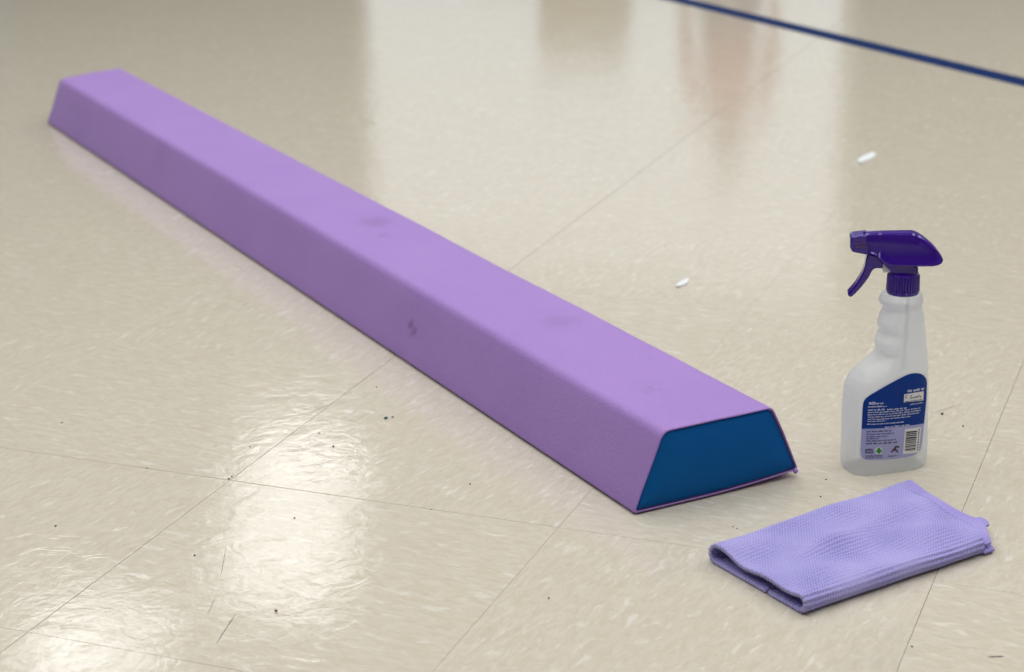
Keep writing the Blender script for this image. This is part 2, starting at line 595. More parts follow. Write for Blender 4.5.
def bring(z, N=72):
    c, a, b, n = ring_par(z)
    out = []
    for k in range(N):
        an = 2 * math.pi * k / N
        co, si = math.cos(an), math.sin(an)
        dg_ = (interp(ql_g, z) - interp(ql, z)) * 1.45 / e_s * max(0, -co * .9 - si * .3) ** 1.6
        out.append((c + dg_ + a * math.copysign(abs(co) ** (2 / n), co), b * math.copysign(abs(si) ** (2 / n), si), z))
    return out
def surf_t(s, z):
    c, a, b, n = ring_par(z)
    q = min(0.999, abs((s - c) / a))
    return -b * (1 - q ** n) ** (1 / n)

def bottle_material():
    m = NT('milky_bottle_plastic')
    v = m.coords()
    f = m.noise(v, 60, 3)
    m.l(m.mix(f, srgb(236, 242, 247), srgb(243, 247, 251)), m.b.inputs['Base Color'])
    m.b.inputs['Roughness'].default_value = 0.16
    m.b.inputs['IOR'].default_value = 1.5
    m.l(m.bump(f, 0.05, 0.001), m.b.inputs['Normal'])
    tr = m.n('ShaderNodeBsdfTranslucent'); tr.inputs[0].default_value = (0.97, 0.985, 0.99, 1)
    tp = m.n('ShaderNodeBsdfTransparent'); tp.inputs[0].default_value = (0.955, 0.98, 1.0, 1)
    m1 = m.n('ShaderNodeMixShader'); m1.inputs[0].default_value = 0.5
    m.l(m.b.outputs[0], m1.inputs[1]); m.l(tr.outputs[0], m1.inputs[2])
    m2 = m.n('ShaderNodeMixShader'); m2.inputs[0].default_value = 0.28
    m.l(m1.outputs[0], m2.inputs[1]); m.l(tp.outputs[0], m2.inputs[2])
    m.l(m2.outputs[0], m.out.inputs[0])
    return m.m
M['bottle'] = bottle_material()
zs = [0, .0008, .002, .0035, .006] + list(np.linspace(.009, ZT, 105))
rings = [bring(z) for z in zs]
loft('bottle_body', rings, M['bottle'], bottle)

def indigo():
    m = NT('indigo_trigger_plastic')
    v = m.coords()
    f = m.noise(v, 90, 2)
    m.l(m.mix(f, srgb(48, 8, 132), srgb(54, 12, 142)), m.b.inputs['Base Color'])
    m.b.inputs['Roughness'].default_value = 0.13
    m.b.inputs['Coat Weight'].default_value = 0.3
    m.b.inputs['Coat Roughness'].default_value = 0.08
    m.l(m.bump(f, 0.04, 0.001), m.b.inputs['Normal'])
    return m.m
M['indigo'] = indigo()
M['clear_plastic'] = plain('clear_grey_plastic', srgb(214, 216, 218), 0.3)
M['tube'] = plain('dip_tube_plastic', srgb(232, 236, 240), 0.4)

# ribbed collar
sc_, z_lo = bl(902.6, 293.2); _, z_hi = bl(902.6, 272.0)
rc = 0.0139
rings = []
NR = 32
for z, f, rib in ((z_lo, .93, 0), (z_lo + .0008, .98, 0), (z_lo + .0028, 1.0, 0), (z_lo + .0036, .985, 1), (z_hi - .0025, .95, 1), (z_hi - .0012, .935, 0), (z_hi, .89, 0)):
    ring = []
    for k in range(NR * 4):
        an = 2 * math.pi * k / (NR * 4)
        rr = rc * f + (0.0006 * (1 if k % 4 in (0, 1) else -1) if rib else 0)
        ring.append((sc_ + rr * math.cos(an), rr * math.sin(an), z))
    rings.append(ring)
o = loft('collar', rings, M['indigo'], bottle); sharp(o, 30)
# dip tube inside
def tube(name, pts, rad, mat, parent, N=10):
    rings = []
    for i, p in enumerate(pts):
        p = Vector(p)
        d = (Vector(pts[min(i + 1, len(pts) - 1)]) - Vector(pts[max(i - 1, 0)])).normalized()
        x = d.cross(Vector((0.3, 1, 0.1))).normalized(); y = d.cross(x)
        rings.append([tuple(p + x * rad * math.cos(2 * math.pi * k / N) + y * rad * math.sin(2 * math.pi * k / N)) for k in range(N)])
    return loft(name, rings, mat, parent)
HYAW = math.radians(15.0)
hd_ = np.array([math.cos(HYAW), math.sin(HYAW), 0]); hn_ = np.array([-math.sin(HYAW), math.cos(HYAW), 0])
HO = BC + bd * sc_
def hl(x, y, t=0.0):
    P = on_plane(x, y, HO + hn_ * t, hn_)
    return float((P - HO) @ hd_), float(P[2])
def to_head(o):
    o.location = (sc_, 0, 0); o.rotation_euler = (0, 0, HYAW - BYAW)
    return o
tube('dip_tube', [(sc_ + .003, -.004, z_lo), (sc_ + .003, -.005, .12), (sc_ - .002, -.004, .06), (sc_ - .01, 0, .006)], .0015, M['tube'], bottle)

# trigger head: lofted along local x from pixel profile, top / crease / bottom edges
top_e = [(866, 231.8), (870, 231.6), (880, 231.3), (900, 231), (910, 231), (914, 231.4), (919, 233.6), (924, 237), (929, 241), (934, 245.6), (938, 250.5), (941, 254.5), (942.6, 258)]
bot_e = [(866, 251), (870, 251.4), (875, 252.6), (881, 257.5), (887, 262), (892, 263), (905, 263), (918, 263), (930, 262.9), (937, 262.4), (940.6, 261.4), (942, 260.2), (942.6, 259)]
tp_t = [hl(*p) for p in top_e]; bt_t = [hl(*p) for p in bot_e]
s0 = tp_t[0][0]; s1 = tp_t[-1][0]
def hz(tab, s):
    return float(np.interp(s, [a for a, _ in tab], [b for _, b in tab]))
zc = hl(900, 253.4)[1]
def head_sec(s, k=1.0):
    zt, zb = hz(tp_t, s), hz(bt_t, s)
    f = (s - s0) / (s1 - s0)
    wd = (0.0084 + 0.0034 * min(1, f * 1.6)) * k * (1 - max(0, (f - .84) / .16) ** 2.2 * .55)
    c = min(max(zc, zb + 0.3 * (zt - zb)), zt - 0.35 * (zt - zb)) if zb < zc - 0.002 else zb + 0.12 * (zt - zb)
    h = zt - c
    half = [(0.0, zt), (wd * .40, zt - h * .02), (wd * .56, zt - h * .10), (wd * .64, zt - h * .24), (wd * .68, c + h * .45), (wd * .70, c + .0002), (wd * .71, c - .0003),
            (wd * .98, zb + (c - zb) * .15), (wd * .97, zb + (c - zb) * .03), (wd * .90, zb), (0, zb)]
    return [(s, t, z) for t, z in half] + [(s, -t, z) for t, z in half[-2:0:-1]]
ss = list(np.linspace(s0, s1, 44))
rings = [head_sec(ss[0] - .0004, .9)] + [head_sec(s) for s in ss] + [head_sec(s1 - .0000, .7)]
o = to_head(loft('head_shroud', rings, M['indigo'], bottle)); sharp(o, 18)

def prism(name, px, t0, t1, mat, parent, bev=0.0008, flare=None):
    pts = [hl(*p) for p in px]
    bm = bmesh.new()
    lo = [bm.verts.new((s, t0, z)) for s, z in pts]; hi = [bm.verts.new((s, t1, z)) for s, z in pts]
    n = len(pts)
    bm.faces.new(lo); bm.faces.new(hi[::-1])
    for i in range(n):
        bm.faces.new((lo[i], hi[i], hi[(i + 1) % n], lo[(i + 1) % n]))
    bmesh.ops.recalc_face_normals(bm, faces=bm.faces)
    o = link(name, bm, mat, parent)
    if parent is bottle:
        to_head(o)
    if bev:
        bevel_mod(o, bev, 2, 40)
    sharp(o, 30)
    return o
# nozzle: chamfered square block with a recessed face ring
noz = prism('nozzle', [(867.5, 232.2), (851.5, 233.8), (849.8, 236), (849.6, 245), (851.6, 249.6), (867.5, 252.6)], -.0088, .0088, M['indigo'], bottle, .0016)
prism('nozzle_groove', [(865.6, 239), (855.5, 240), (855.5, 241.4), (865.6, 241)], -.0091, -.0080, M['dark_crease'], noz, 0)
prism('nozzle_groove', [(865.6, 243), (855.5, 243.6), (855.5, 245), (865.6, 245)], -.0091, -.0080, M['dark_crease'], noz, 0)
prism('sight_notch', [(863, 232.6), (863.4, 231.2), (865, 231.2), (865.4, 232.6)], -.002, .002, M['indigo'], noz, .0003)
# neck under the shroud
prism('neck', [(874.5, 254), (881, 260.5), (889, 268.5), (896.5, 276), (917.6, 276), (917.6, 264), (905, 259), (890, 254)], -.0078, .0078, M['indigo'], bottle, .002)
# trigger lever
prism('trigger_lever', [(867.5, 251), (865.6, 257), (864.4, 264), (862.6, 270), (859.3, 276.5), (855, 283), (850, 289), (846.8, 292.3), (848.5, 294.6), (851, 295.6),
                        (855.5, 291.5), (860, 286.5), (864.5, 281), (868.6, 275.4), (871.2, 270), (873.6, 267), (877.5, 266.6), (882.6, 266.8), (882.6, 260), (876, 253.6)],
      -.0062, .0062, M['indigo'], bottle, .0014)
prism('piston', [(880.5, 258.5), (882.6, 271.2), (888.5, 271), (893.5, 270.6), (889, 266.5)], -.0045, .0045, M['clear_plastic'], bottle, .0005)

# label, wrapped on the front of the body
def lab(x, y, off):
    t = -.0225
    for _ in range(6):
        s, z = bl(x, y, t)
        t = surf_t(s, z)
    c, a, b, n = ring_par(z)
    q = np.array([(abs((s - c) / a) ** (n - 1)) * math.copysign(1, s - c) / a, -(abs(t / b) ** (n - 1)) / b])
    q /= np.linalg.norm(q)
    return (s + q[0] * off, t + q[1] * off, z)
XL = [(373.0, 914), (373.4, 911.5), (374, 909), (375.5, 905), (380, 896.2), (385, 887), (390, 878.4), (395, 870), (398, 866), (400, 864.4), (403, 863.2), (410, 862.6), (430, 861.6), (450, 860.4), (455, 860.9), (458, 862.6), (459.5, 865), (460.2, 868)]
XR = [(373.0, 917), (373.4, 919.2), (374, 921.4), (376, 924), (379, 926), (383, 926.6), (400, 926.0), (423, 923.8), (440, 922), (448, 920.5), (452, 918.5), (455, 914), (457, 907), (459, 893), (460.2, 874)]
def ymid(x):
    return 428.6 - 0.00139 * (x - 862) ** 2
def patch(name, off, parent, mat, grow=0.0, clip=None):
    rows = sorted(set(list(np.linspace(373.0, 460.2, 60)) + [y for y, _ in XL] + [y for y, _ in XR]))
    V, Fc = [], []
    NC = 26
    for y in rows:
        xl = float(np.interp(y, *zip(*XL))) - grow; xr = float(np.interp(y, *zip(*XR))) + grow
        yy = y + grow * (y - 416) / 44
        for k in range(NC):
            x = xl + (xr - xl) * k / (NC - 1)
            y2 = yy
            if clip == 'top': y2 = min(yy, ymid(x))
            if clip == 'bottom': y2 = max(yy, ymid(x))
            V.append(lab(x, y2, off))
    for r in range(len(rows) - 1):
        for k in range(NC - 1):
            q = r * NC + k
            Fc.append((q, q + NC, q + NC + 1, q + 1))
    o = pyd(name, V, Fc, mat, parent, False)
    bm = bmesh.new(); bm.from_mesh(o.data)
    bmesh.ops.dissolve_degenerate(bm, dist=1e-6, edges=bm.edges)
    bm.to_mesh(o.data); bm.free()
    return o
M['label_white'] = plain('label_white_paper', srgb(226, 228, 230), 0.4)
M['label_blue'] = plain('label_blue_print', srgb(0, 54, 138), 0.5, Specular_IOR_Level=0.2)
M['label_lav'] = plain('label_lavender_print', srgb(164, 168, 218), 0.4)
M['print_white'] = plain('white_print', srgb(206, 214, 232), 0.5)
M['print_dark'] = plain('dark_print', srgb(44, 36, 66), 0.5)
M['print_green'] = plain('green_print', srgb(40, 140, 30), 0.5)
M['print_brown'] = plain('brown_print', srgb(84, 50, 58), 0.5)
label = patch('label', .00025, bottle, M['label_white'], 0.7)
tag(label, 'blue and lavender printed label')
patch('blue_panel', .00040, label, M['label_blue'], 0, 'top')
patch('lavender_panel', .00040, label, M['label_lav'], 0, 'bottom')

def quads(name, polys, off, mat, parent):
    V, Fc = [], []
    flat = []
    for poly in polys:
        if len(poly) == 4 and abs(poly[1][0] - poly[0][0]) > 2:
            k = int(abs(poly[1][0] - poly[0][0]) / 1.3) + 1
            a, b, c, d = [np.array(q, float) for q in poly]
            flat += [[tuple(a + (b - a) * i / k), tuple(a + (b - a) * (i + 1) / k), tuple(d + (c - d) * (i + 1) / k), tuple(d + (c - d) * i / k)] for i in range(k)]
        else:
            flat.append(poly)
    for poly in flat:
        n = len(V)
        V += [lab(x, y, off) for x, y in poly]
        Fc.append(tuple(range(n, n + len(poly)))[::-1])
    return pyd(name, V, Fc, mat, parent)
def curve_y(x, y):
    return y - 0.00139 * ((x - 862) ** 2 - 0)
rng = random.Random(3)
def text_polys(x0, x1, y, h, gap=1.1, wmin=2.2, wmax=6.0):
    """a line of print too small to read: word after word of short letter strokes; y is its height at the label's left edge"""
    out, x = [], x0
    while x < x1 - 0.6:
        xe = min(x1, x + rng.uniform(wmin, wmax))
        while x < xe - 0.2:
            wl = rng.uniform(0.35, 0.75)
            hh = h * rng.choice((0.72, 0.72, 1.0))
            a, b = x, min(xe, x + wl)
            out.append([(a, curve_y(a, y) - hh), (b, curve_y(b, y) - hh), (b, curve_y(b, y)), (a, curve_y(a, y))])
            x = b + 0.22
        x = xe + gap
    return out
def y_at(x, y):      # left-edge height of a line that passes (x, y)
    return y + 0.00139 * (x - 862) ** 2
P = []
P += text_polys(869, 875.5, y_at(872, 404.4), 3.6, 0.3, 2, 2.4)
P += text_polys(876, 883.5, y_at(880, 404), 1.7)
P += text_polys(868, 886.5, y_at(868, 407.3), 1.3, .4)
P += text_polys(868, 884.5, y_at(868, 410.6), 1.7)
P += text_polys(887, 906.5, y_at(906, 408.3), 1.6)
for k, (xe, yy) in enumerate(((921, 412.9), (920.5, 415.2), (919.5, 417.5), (911, 419.8), (886, 421.8))):
    P += text_polys(867.6, xe, yy, 1.15, 0.8)
P += text_polys(867, 904, 424.6, 1.2, .8)
P += text_polys(884.5, 910.5, 428.3, 1.4, 1.0)
P += text_polys(907.5, 923.6, y_at(915, 391.0), 2.5, 1.4, 4, 8)
P += text_polys(910, 922.6, y_at(916, 403.9), 1.1, .6)
quads('white_lettering', P, .00052, M['print_white'], label)
P = []
P += text_polys(866.6, 891, 432.2, 1.7, .9)
for xe, yy in ((893, 434.8), (888, 437.2), (878.5, 439.2), (896.5, 441.4)):
    P += text_polys(866.2, xe, yy, 1.3, .8)
P += text_polys(866, 897, 444.3, 1.7, 1.5)
P += text_polys(865.2, 883.5, 456.4, 1.2, .7) + text_polys(865.4, 882, 458.2, 1.2, .7) + text_polys(887.8, 898.2, y_at(893, 456.2), 1.2, .7)
P += text_polys(865.2, 873, 450.6, 2.1, .3, 1.5, 2.5) + text_polys(865.2, 873, 453.2, 2.2, .3, 1.5, 2.5)
quads('dark_lettering', P, .00052, M['print_dark'], label)
# white stamped box with scribbled line
def grid_quad(c, n=8):
    p = [np.array(q, float) for q in c]
    f = lambda a, b: tuple(p[0] * (1 - a) * (1 - b) + p[1] * a * (1 - b) + p[2] * a * b + p[3] * (1 - a) * b)
    return [[f(i / n, j / n), f((i + 1) / n, j / n), f((i + 1) / n, (j + 1) / n), f(i / n, (j + 1) / n)] for i in range(n) for j in range(n)]
quads('write_on_box', grid_quad([(904.0, 394.2), (923.3, 391), (923, 400.2), (903.5, 402.3)]), .00050, M['label_white'], label)
def stroke(pts, wd):
    out = []
    for (x0, y0), (x1, y1) in zip(pts[:-1], pts[1:]):
        L = math.hypot(x1 - x0, y1 - y0) or 1
        nx, ny = -(y1 - y0) / L * wd / 2, (x1 - x0) / L * wd / 2
        q = [(x0 + nx, y0 + ny), (x1 + nx, y1 + ny), (x1 - nx, y1 - ny), (x0 - nx, y0 - ny)]
        ar = sum(q[i][0] * q[(i + 1) % 4][1] - q[(i + 1) % 4][0] * q[i][1] for i in range(4))
        out.append(q if ar > 0 else q[::-1])
    return out
P = []
for pts in ([(905.6, 399.2), (905.5, 395.2), (907.2, 394.9)], [(905.6, 397), (906.8, 396.8)], [(908, 398.9), (908.3, 398.6)],
            [(911.6, 395.2), (910, 395.6), (910, 396.6), (911.4, 397), (911.4, 398.2), (909.8, 398.6)],
            [(912.4, 397.6), (913, 396.6), (913.8, 397), (913.4, 398.1), (912.5, 398)], [(914.6, 396.4), (914.8, 397.8), (915.8, 396.2), (916, 397.6)],
            [(916.4, 395.4), (917.4, 397.4), (918.8, 394.4)], [(919, 396.6), (919.8, 395.8), (920.4, 396.4), (919.4, 397), (920.6, 396.8)]):
    P += stroke(pts, 0.55)
quads('scribble', P, .0006, M['print_dark'], label)
quads('box_small_print', text_polys(904.4, 922.4, y_at(913, 401.0), 1.2, .5), .0006, M['print_brown'], label)
# barcode
quads('barcode_box', grid_quad([(904.6, 428.8), (921, 426.9), (918.3, 452.3), (902.7, 453.8)]), .00050, M['label_white'], label)
P = []
y = 430.9
while y < 450.6:
    h = rng.choice((.5, .7, 1.1, 1.5))
    f = (y - 430.9) / 20
    xa, xb = 905.9 - 1.5 * f, 916.6 - 1.6 * f
    P.append([(xa, y + .6), (xb, y - .5), (xb, y - .5 + h), (xa, y + .6 + h)])
    y += h + rng.choice((.45, .6, .9))
for k in range(9):
    y = 428.8 + 2.5 * k; f = k / 9
    P.append([(918 - 1.5 * f, y), (919.2 - 1.5 * f, y - .1), (919.2 - 1.5 * f, y + 1.3), (918 - 1.5 * f, y + 1.4)])
quads('barcode', P, .0006, M['print_dark'], label)
# little emblems: white roundel with green leaf cross, brown figure
def disc(cx_, cy_, r, n=12):
    return [(cx_ + r * math.cos(2 * math.pi * k / n), cy_ + r * math.sin(2 * math.pi * k / n)) for k in range(n)]
quads('leaf_roundel', [disc(878.6, 450.4, 3.5)], .0005, M['label_white'], label)
quads('leaf_emblem', [disc(878.7, 448.9, 1.5), disc(877.3, 450.7, 1.5), disc(880.1, 450.7, 1.5), disc(878.7, 452.2, 1.4)], .0006, M['print_green'], label)
P = []
for pts in ([(891, 452.2), (893, 449.6), (894.6, 447.4), (896, 445.8)], [(894.4, 447.6), (896, 450), (897.6, 452.2)], [(896, 446), (898, 447.4), (898.2, 445.8)], [(893, 449.6), (895, 450.4)]):
    P += stroke(pts, 1.5)
quads('figure_emblem', P, .0006, M['print_brown'], label)

# ------------------------------------------------------------------ folded towel
def towel_material(name, col, col2, hem=False):
    m = NT(name)
    v = m.coords()
    f = m.noise(v, 700, 3, 0.6)
    g = m.noise(v, 25, 3)
    c = m.mix(f, col, col2)
    c = m.mix(m.ramp(g, 0.35, 0.7, 0, 0.25), c, srgb(186, 180, 236))
    m.l(c, m.b.inputs['Base Color'])
    m.b.inputs['Roughness'].default_value = 0.9
    m.b.inputs['Sheen Weight'].default_value = 0.25
    m.l(m.bump(f, 0.5, 0.0008), m.b.inputs['Normal'])
    return m.m
M['towel'] = towel_material('lavender_microfibre', srgb(140, 135, 204), srgb(171, 166, 226))
M['hem'] = towel_material('lavender_hem_tape', srgb(140, 130, 206), srgb(160, 150, 222))
tw_c = [floor_at(*p, .011)[:2] for p in ((709.5, 549), (805, 603), (991, 541), (907, 482))]     # left, front, right, back
tw0 = (tw_c[0] + tw_c[1] + tw_c[2] + tw_c[3]) / 4
A_, B_, C_, D_ = [c - tw0 for c in tw_c]
towel = empty('folded_towel', (tw0[0], tw0[1], 0))
tag(towel, 'folded lavender microfibre towel lying in front of the bottle', 'towel')
def tmap(u, v):
    """u 0..1 from the back-left long edge to the front-right one, v 0..1 from the open end to the hemmed end"""
    a = (A_[None] * (1 - u)[:, None] + B_[None] * u[:, None]); b = (D_[None] * (1 - u)[:, None] + C_[None] * u[:, None])
    return a * (1 - v)[:, None] + b * v[:, None]
WID = float(np.linalg.norm(A_ - B_))
LEN = float(np.linalg.norm((A_ + B_) / 2 - (C_ + D_) / 2))
def sheet(name, path, nv, v0, v1, mat, parent, thick=0.0026, zfun=None, weave=True, hemcut=None):
    """A sheet of cloth: path = list of (u, z) across, swept along v. Built with thickness and woven ribs."""
    P2 = np.array([(u * WID, z) for u, z in path])
    seg = np.r_[0, np.cumsum(np.linalg.norm(np.diff(P2, axis=0), axis=1))]
    ns = int(seg[-1] / 0.00062)
    sv = np.linspace(0, seg[-1], ns)
    uu = np.interp(sv, seg, P2[:, 0]); zz = np.interp(sv, seg, P2[:, 1])
    k = np.ones(9) / 9
    def sm(a):
        for _ in range(2):
            p = np.r_[[a[0]] * 4, a, [a[-1]] * 4]; a = np.convolve(p, k, 'valid')
        return a
    uu, zz = sm(uu), sm(zz)
    du, dz = np.gradient(uu), np.gradient(zz); L = np.hypot(du, dz); nu, nz = -dz / L, du / L
    vv = np.linspace(v0, v1, nv)
    SV, VV = np.meshgrid(sv, vv, indexing='ij')
    UU = np.repeat(uu[:, None], nv, 1); ZZ = np.repeat(zz[:, None], nv, 1)
    NU = np.repeat(nu[:, None], nv, 1); NZ = np.repeat(nz[:, None], nv, 1)
    out = []
    for side in (1, -1):
        off = np.full(SV.shape, side * thick / 2)
        if weave:
            rib = np.cos(2 * math.pi * SV / 0.0036); cr = np.cos(2 * math.pi * VV * LEN / 0.0027)
            amp = np.clip(0.5 + 0.5 * np.sin(SV * 61 + 1.2 + 2 * np.sin(VV * 7)) * np.sin(VV * 13 + SV * 40), 0.05, 1)
            off += side * (0.00062 * rib + 0.00048 * cr) * (0.25 + 0.85 * amp)
        u2 = UU + NU * off; z2 = ZZ + NZ * off
        if zfun is not None:
            z2 = z2 + zfun(u2 / WID, VV, ZZ)
        z2 = np.maximum(z2, 0.0002)
        V3 = VV * (1 + 0.075 * np.exp(-((u2 / WID - .74) / .17) ** 2) * VV ** 6)
        p = tmap((u2 / WID).ravel(), V3.ravel())
        # edges bow a little
        out.append(np.c_[p, z2.ravel()])
    V = np.r_[out[0], out[1]]
    idx = np.arange(ns * nv).reshape(ns, nv)
    q = np.stack([idx[:-1, :-1], idx[1:, :-1], idx[1:, 1:], idx[:-1, 1:]], -1).reshape(-1, 4)
    off = ns * nv
    q2 = q[:, ::-1] + off
    rim = np.r_[idx[0, :], idx[1:, -1], idx[-1, -2::-1], idx[-2:0:-1, 0]]
    r2 = np.roll(rim, -1)
    q3 = np.stack([rim, r2, r2 + off, rim + off], -1)
    Q = np.r_[q, q2, q3]
    me = bpy.data.meshes.new(name)
    me.vertices.add(len(V)); me.vertices.foreach_set('co', V.astype(np.float32).ravel())
    me.loops.add(Q.size); me.loops.foreach_set('vertex_index', Q.astype(np.int32).ravel())
    me.polygons.add(len(Q)); me.polygons.foreach_set('loop_start', np.arange(0, Q.size, 4, dtype=np.int32))
    me.update(calc_edges=True); me.validate()
    return link(name, me, mat, parent, True)

def arc(cu, cz, ru, rz, a0, a1, n=10):
    return [(cu + ru * math.cos(math.radians(a0 + (a1 - a0) * k / n)), cz + rz * math.sin(math.radians(a0 + (a1 - a0) * k / n))) for k in range(n + 1)]
RU = 0.0062 / WID
path = [(0.612, .0019), (0.3, .0019), (0.1, .0019)] + arc(RU, .0081, RU, .0062, 270, 90) + [(0.3, .0143), (0.6, .0143), (0.85, .0143)] + \
       arc(1 - RU, .0081, RU, .0062, 90, -90) + [(0.85, .0019), (0.62, .0019)]
def wrinkle(u, v, z):
    topness = np.clip((z - 0.003) / 0.009, 0, 1)
    w_ = 0.0030 * np.exp(-((u - 0.42 - 0.06 * np.sin(v * 5)) / 0.07) ** 2) * np.exp(-((v - .5) / .33) ** 2)
    w_ += 0.0020 * np.sin(u * 6.5 + v * 5.0 + .6) * np.sin(v * 7.2 + 1.0)
    w_ -= 0.0022 * np.exp(-((u - .33) / .16) ** 2) * np.exp(-(v / .16) ** 2)
    w_ += 0.0014 * np.sin(u * 13 - v * 11)
    w_ += 0.0022 * np.exp(-((u - .72) / .12) ** 2 - ((v - .80) / .10) ** 2)
    w_ -= 0.0035 * np.clip(v - .86, 0, 1) / .14 * np.exp(-((u - .55) / .3) ** 2)
    edge = np.clip(np.minimum(u, 1 - u) / 0.06, 0, 1)
    return topness * w_ * (0.35 + 0.65 * edge)
sheet('folded_cloth', path, 330, 0.0, 0.955, M['towel'], towel, 0.0030, wrinkle)
# hem tape along the closed end (flat, unribbed), a loose corner and the lower hem peeping out
hp = [(0.005, .0110), (0.03, .0140), (0.2, .0150), (0.5, .0150), (0.8, .0148), (0.93, .0125), (0.995, .0075)]
sheet('hem', hp, 16, 0.950, 1.0, M['hem'], towel, 0.0022, wrinkle, weave=False)
hp = [(0.05, .0022), (0.4, .0022), (0.8, .0024), (1.02, .0032)]
sheet('lower_hem', hp, 20, 0.955, 1.012, M['hem'], towel, 0.0024, None, weave=False)
hp = [(0.66, .0085), (0.74, .0095), (0.80, .0080)]
sheet('hem_corner', hp, 16, 0.97, 1.02, M['hem'], towel, 0.0018, None, weave=False)

# ------------------------------------------------------------------ litter on the floor
M['paper'] = plain('white_paper_scrap', srgb(222, 228, 234), 0.7)
def scrap(px, lab_):
    pts = [floor_at(*q) for q in px]
    o0 = sum(pts) / len(pts)
    n = len(pts)
    L = max(np.linalg.norm(q - o0) for q in pts)
    V = [(q[0] - o0[0], q[1] - o0[1], z + .0012 * (np.linalg.norm(q - o0) / L) ** 2) for z in (0.0002, .0010) for q in pts] + [(0, 0, .0002), (0, 0, .0010)]
    Fc = [(i, 2 * n, (i + 1) % n) for i in range(n)] + [(n + i, n + (i + 1) % n, 2 * n + 1) for i in range(n)] + [(i, (i + 1) % n, n + (i + 1) % n, n + i) for i in range(n)]
    o = pyd('paper_scrap', V, Fc, M['paper'])
    o.location = (float(o0[0]), float(o0[1]), 0.0)
    tag(o, lab_, 'paper scrap', 'white scraps on the floor')
scrap([(857.5, 160.5), (864, 156), (872, 153.6), (876, 154.4), (874.5, 157.6), (866, 161.2), (860.5, 163.6), (857.5, 163)], 'white paper scrap on the floor behind the spray bottle')
scrap([(675.5, 286), (681, 281.8), (686.5, 279.8), (689.3, 280.6), (687.5, 283.6), (681, 287), (677, 288)], 'small white paper scrap on the floor just behind the beam')

M['grit'] = plain('dark_grit', srgb(38, 32, 30), 0.8)
M['teal_bit'] = plain('teal_crumb', srgb(0, 96, 92), 0.7)
M['red_bit'] = plain('reddish_crumb', srgb(120, 48, 40), 0.7)
def crumb(name, px, py, sz, mat, lab_, group=None):
    p = floor_at(px, py)
    bm = bmesh.new()
    bmesh.ops.create_icosphere(bm, subdivisions=1, radius=sz / 2)
    for v in bm.verts:
        v.co *= 1 + 0.6 * mn.noise(v.co * 1500 + Vector((px, py, 0)))
        v.co.z *= .6
    mz = min(v.co.z for v in bm.verts)
    for v in bm.verts: v.co.z -= mz
    o = link(name, bm, mat)
    o.location = (float(p[0]), float(p[1]), 0.0001); o.rotation_euler = (0, 0, px)
    tag(o, lab_, 'crumb', group)
for (x, y, s, where) in (
        (376.5, 387.5, 1.3, 'by the tile joint where it meets the beam'), (392.5, 417.5, 1.8, 'right beside the teal crumb'),
        (319, 433.5, 1.2, 'above the upper glare patch, smaller of two'), (333.5, 447, 1.7, 'above the upper glare patch, larger of two'),
        (470, 484.5, 1.6, 'below the middle of the beam'), (55.5, 526.5, 1.9, 'alone on the leftmost foreground tile'),
        (194.5, 556, 1.7, 'left of the lower glare patch'), (294.5, 518.5, 1.7, 'between the two glare patches'),
        (147, 468.5, 1.5, 'in the joint left of the tile corner'), (431, 510, 1.3, 'in the joint right of the glare patches'),
        (229, 479.5, 1.8, 'at the crossing joints, lower of two'), (232, 477, 1.8, 'at the crossing joints, upper of two'),
        (826, 480, 1.5, 'left of the base of the spray bottle'), (820.6, 497, 1.6, 'between spray bottle and towel'),
        (733, 527, 1.2, 'behind the left corner of the towel, left of two'), (737, 529, 1.0, 'behind the left corner of the towel, right of two'),
        (942, 414.5, 2.2, 'right of the spray bottle, nearer the bottle'), (963, 426.5, 1.5, 'right of the spray bottle, farther from the bottle'),
        (548.6, 598.6, 1.5, 'on the foreground tile left of the towel'), (912, 647, 1.6, 'on the floor in front of the towel'),
        (62, 423, 1.3, 'above the joint near the left picture edge'), (250, 447, 1.1, 'just above the tile corner at left')):
    crumb('grit_crumb', x, y, s * .00085 * (1.5 if y < 450 else 1.2), M['grit'], 'tiny dark grit crumb ' + where, 'dark grit on the floor')
crumb('teal_crumb', 386, 419, .0040, M['teal_bit'], 'tiny teal crumb on the floor tiles beside the beam')
crumb('reddish_crumb', 276, 612, .0032, M['red_bit'], 'tiny reddish brown crumb on the floor tiles in the foreground')
# thin dark scuffs in the wax
def scuff(x0, y0, x1, y1, wd=.0007):
    a, b = floor_at(x0, y0), floor_at(x1, y1)
    d = (b - a)[:2]; d /= np.linalg.norm(d); n = np.array([-d[1], d[0]]) * wd / 2
    V = []
    for k in range(5):
        p = a + (b - a) * k / 4
        f = (0.3, 1, .8, 1, .3)[k]
        V += [(p[0] + n[0] * f, p[1] + n[1] * f, .00012), (p[0] - n[0] * f, p[1] - n[1] * f, .00012)]
    pyd('scuff', V, [(2 * k, 2 * k + 1, 2 * k + 3, 2 * k + 2) for k in range(4)], M['scuff'], floor)
M['scuff'] = plain('grey_scuff', srgb(110, 104, 100), 0.6)
for q in ((235, 615, 216, 644), (215, 598, 208, 614), (221, 575, 226, 548), (988, 657, 1004, 656.5), (930, 414, 962, 404), (301, 418, 333, 402)):
    scuff(*q, wd={235: .0009, 988: .0026}.get(q[0], .0005))

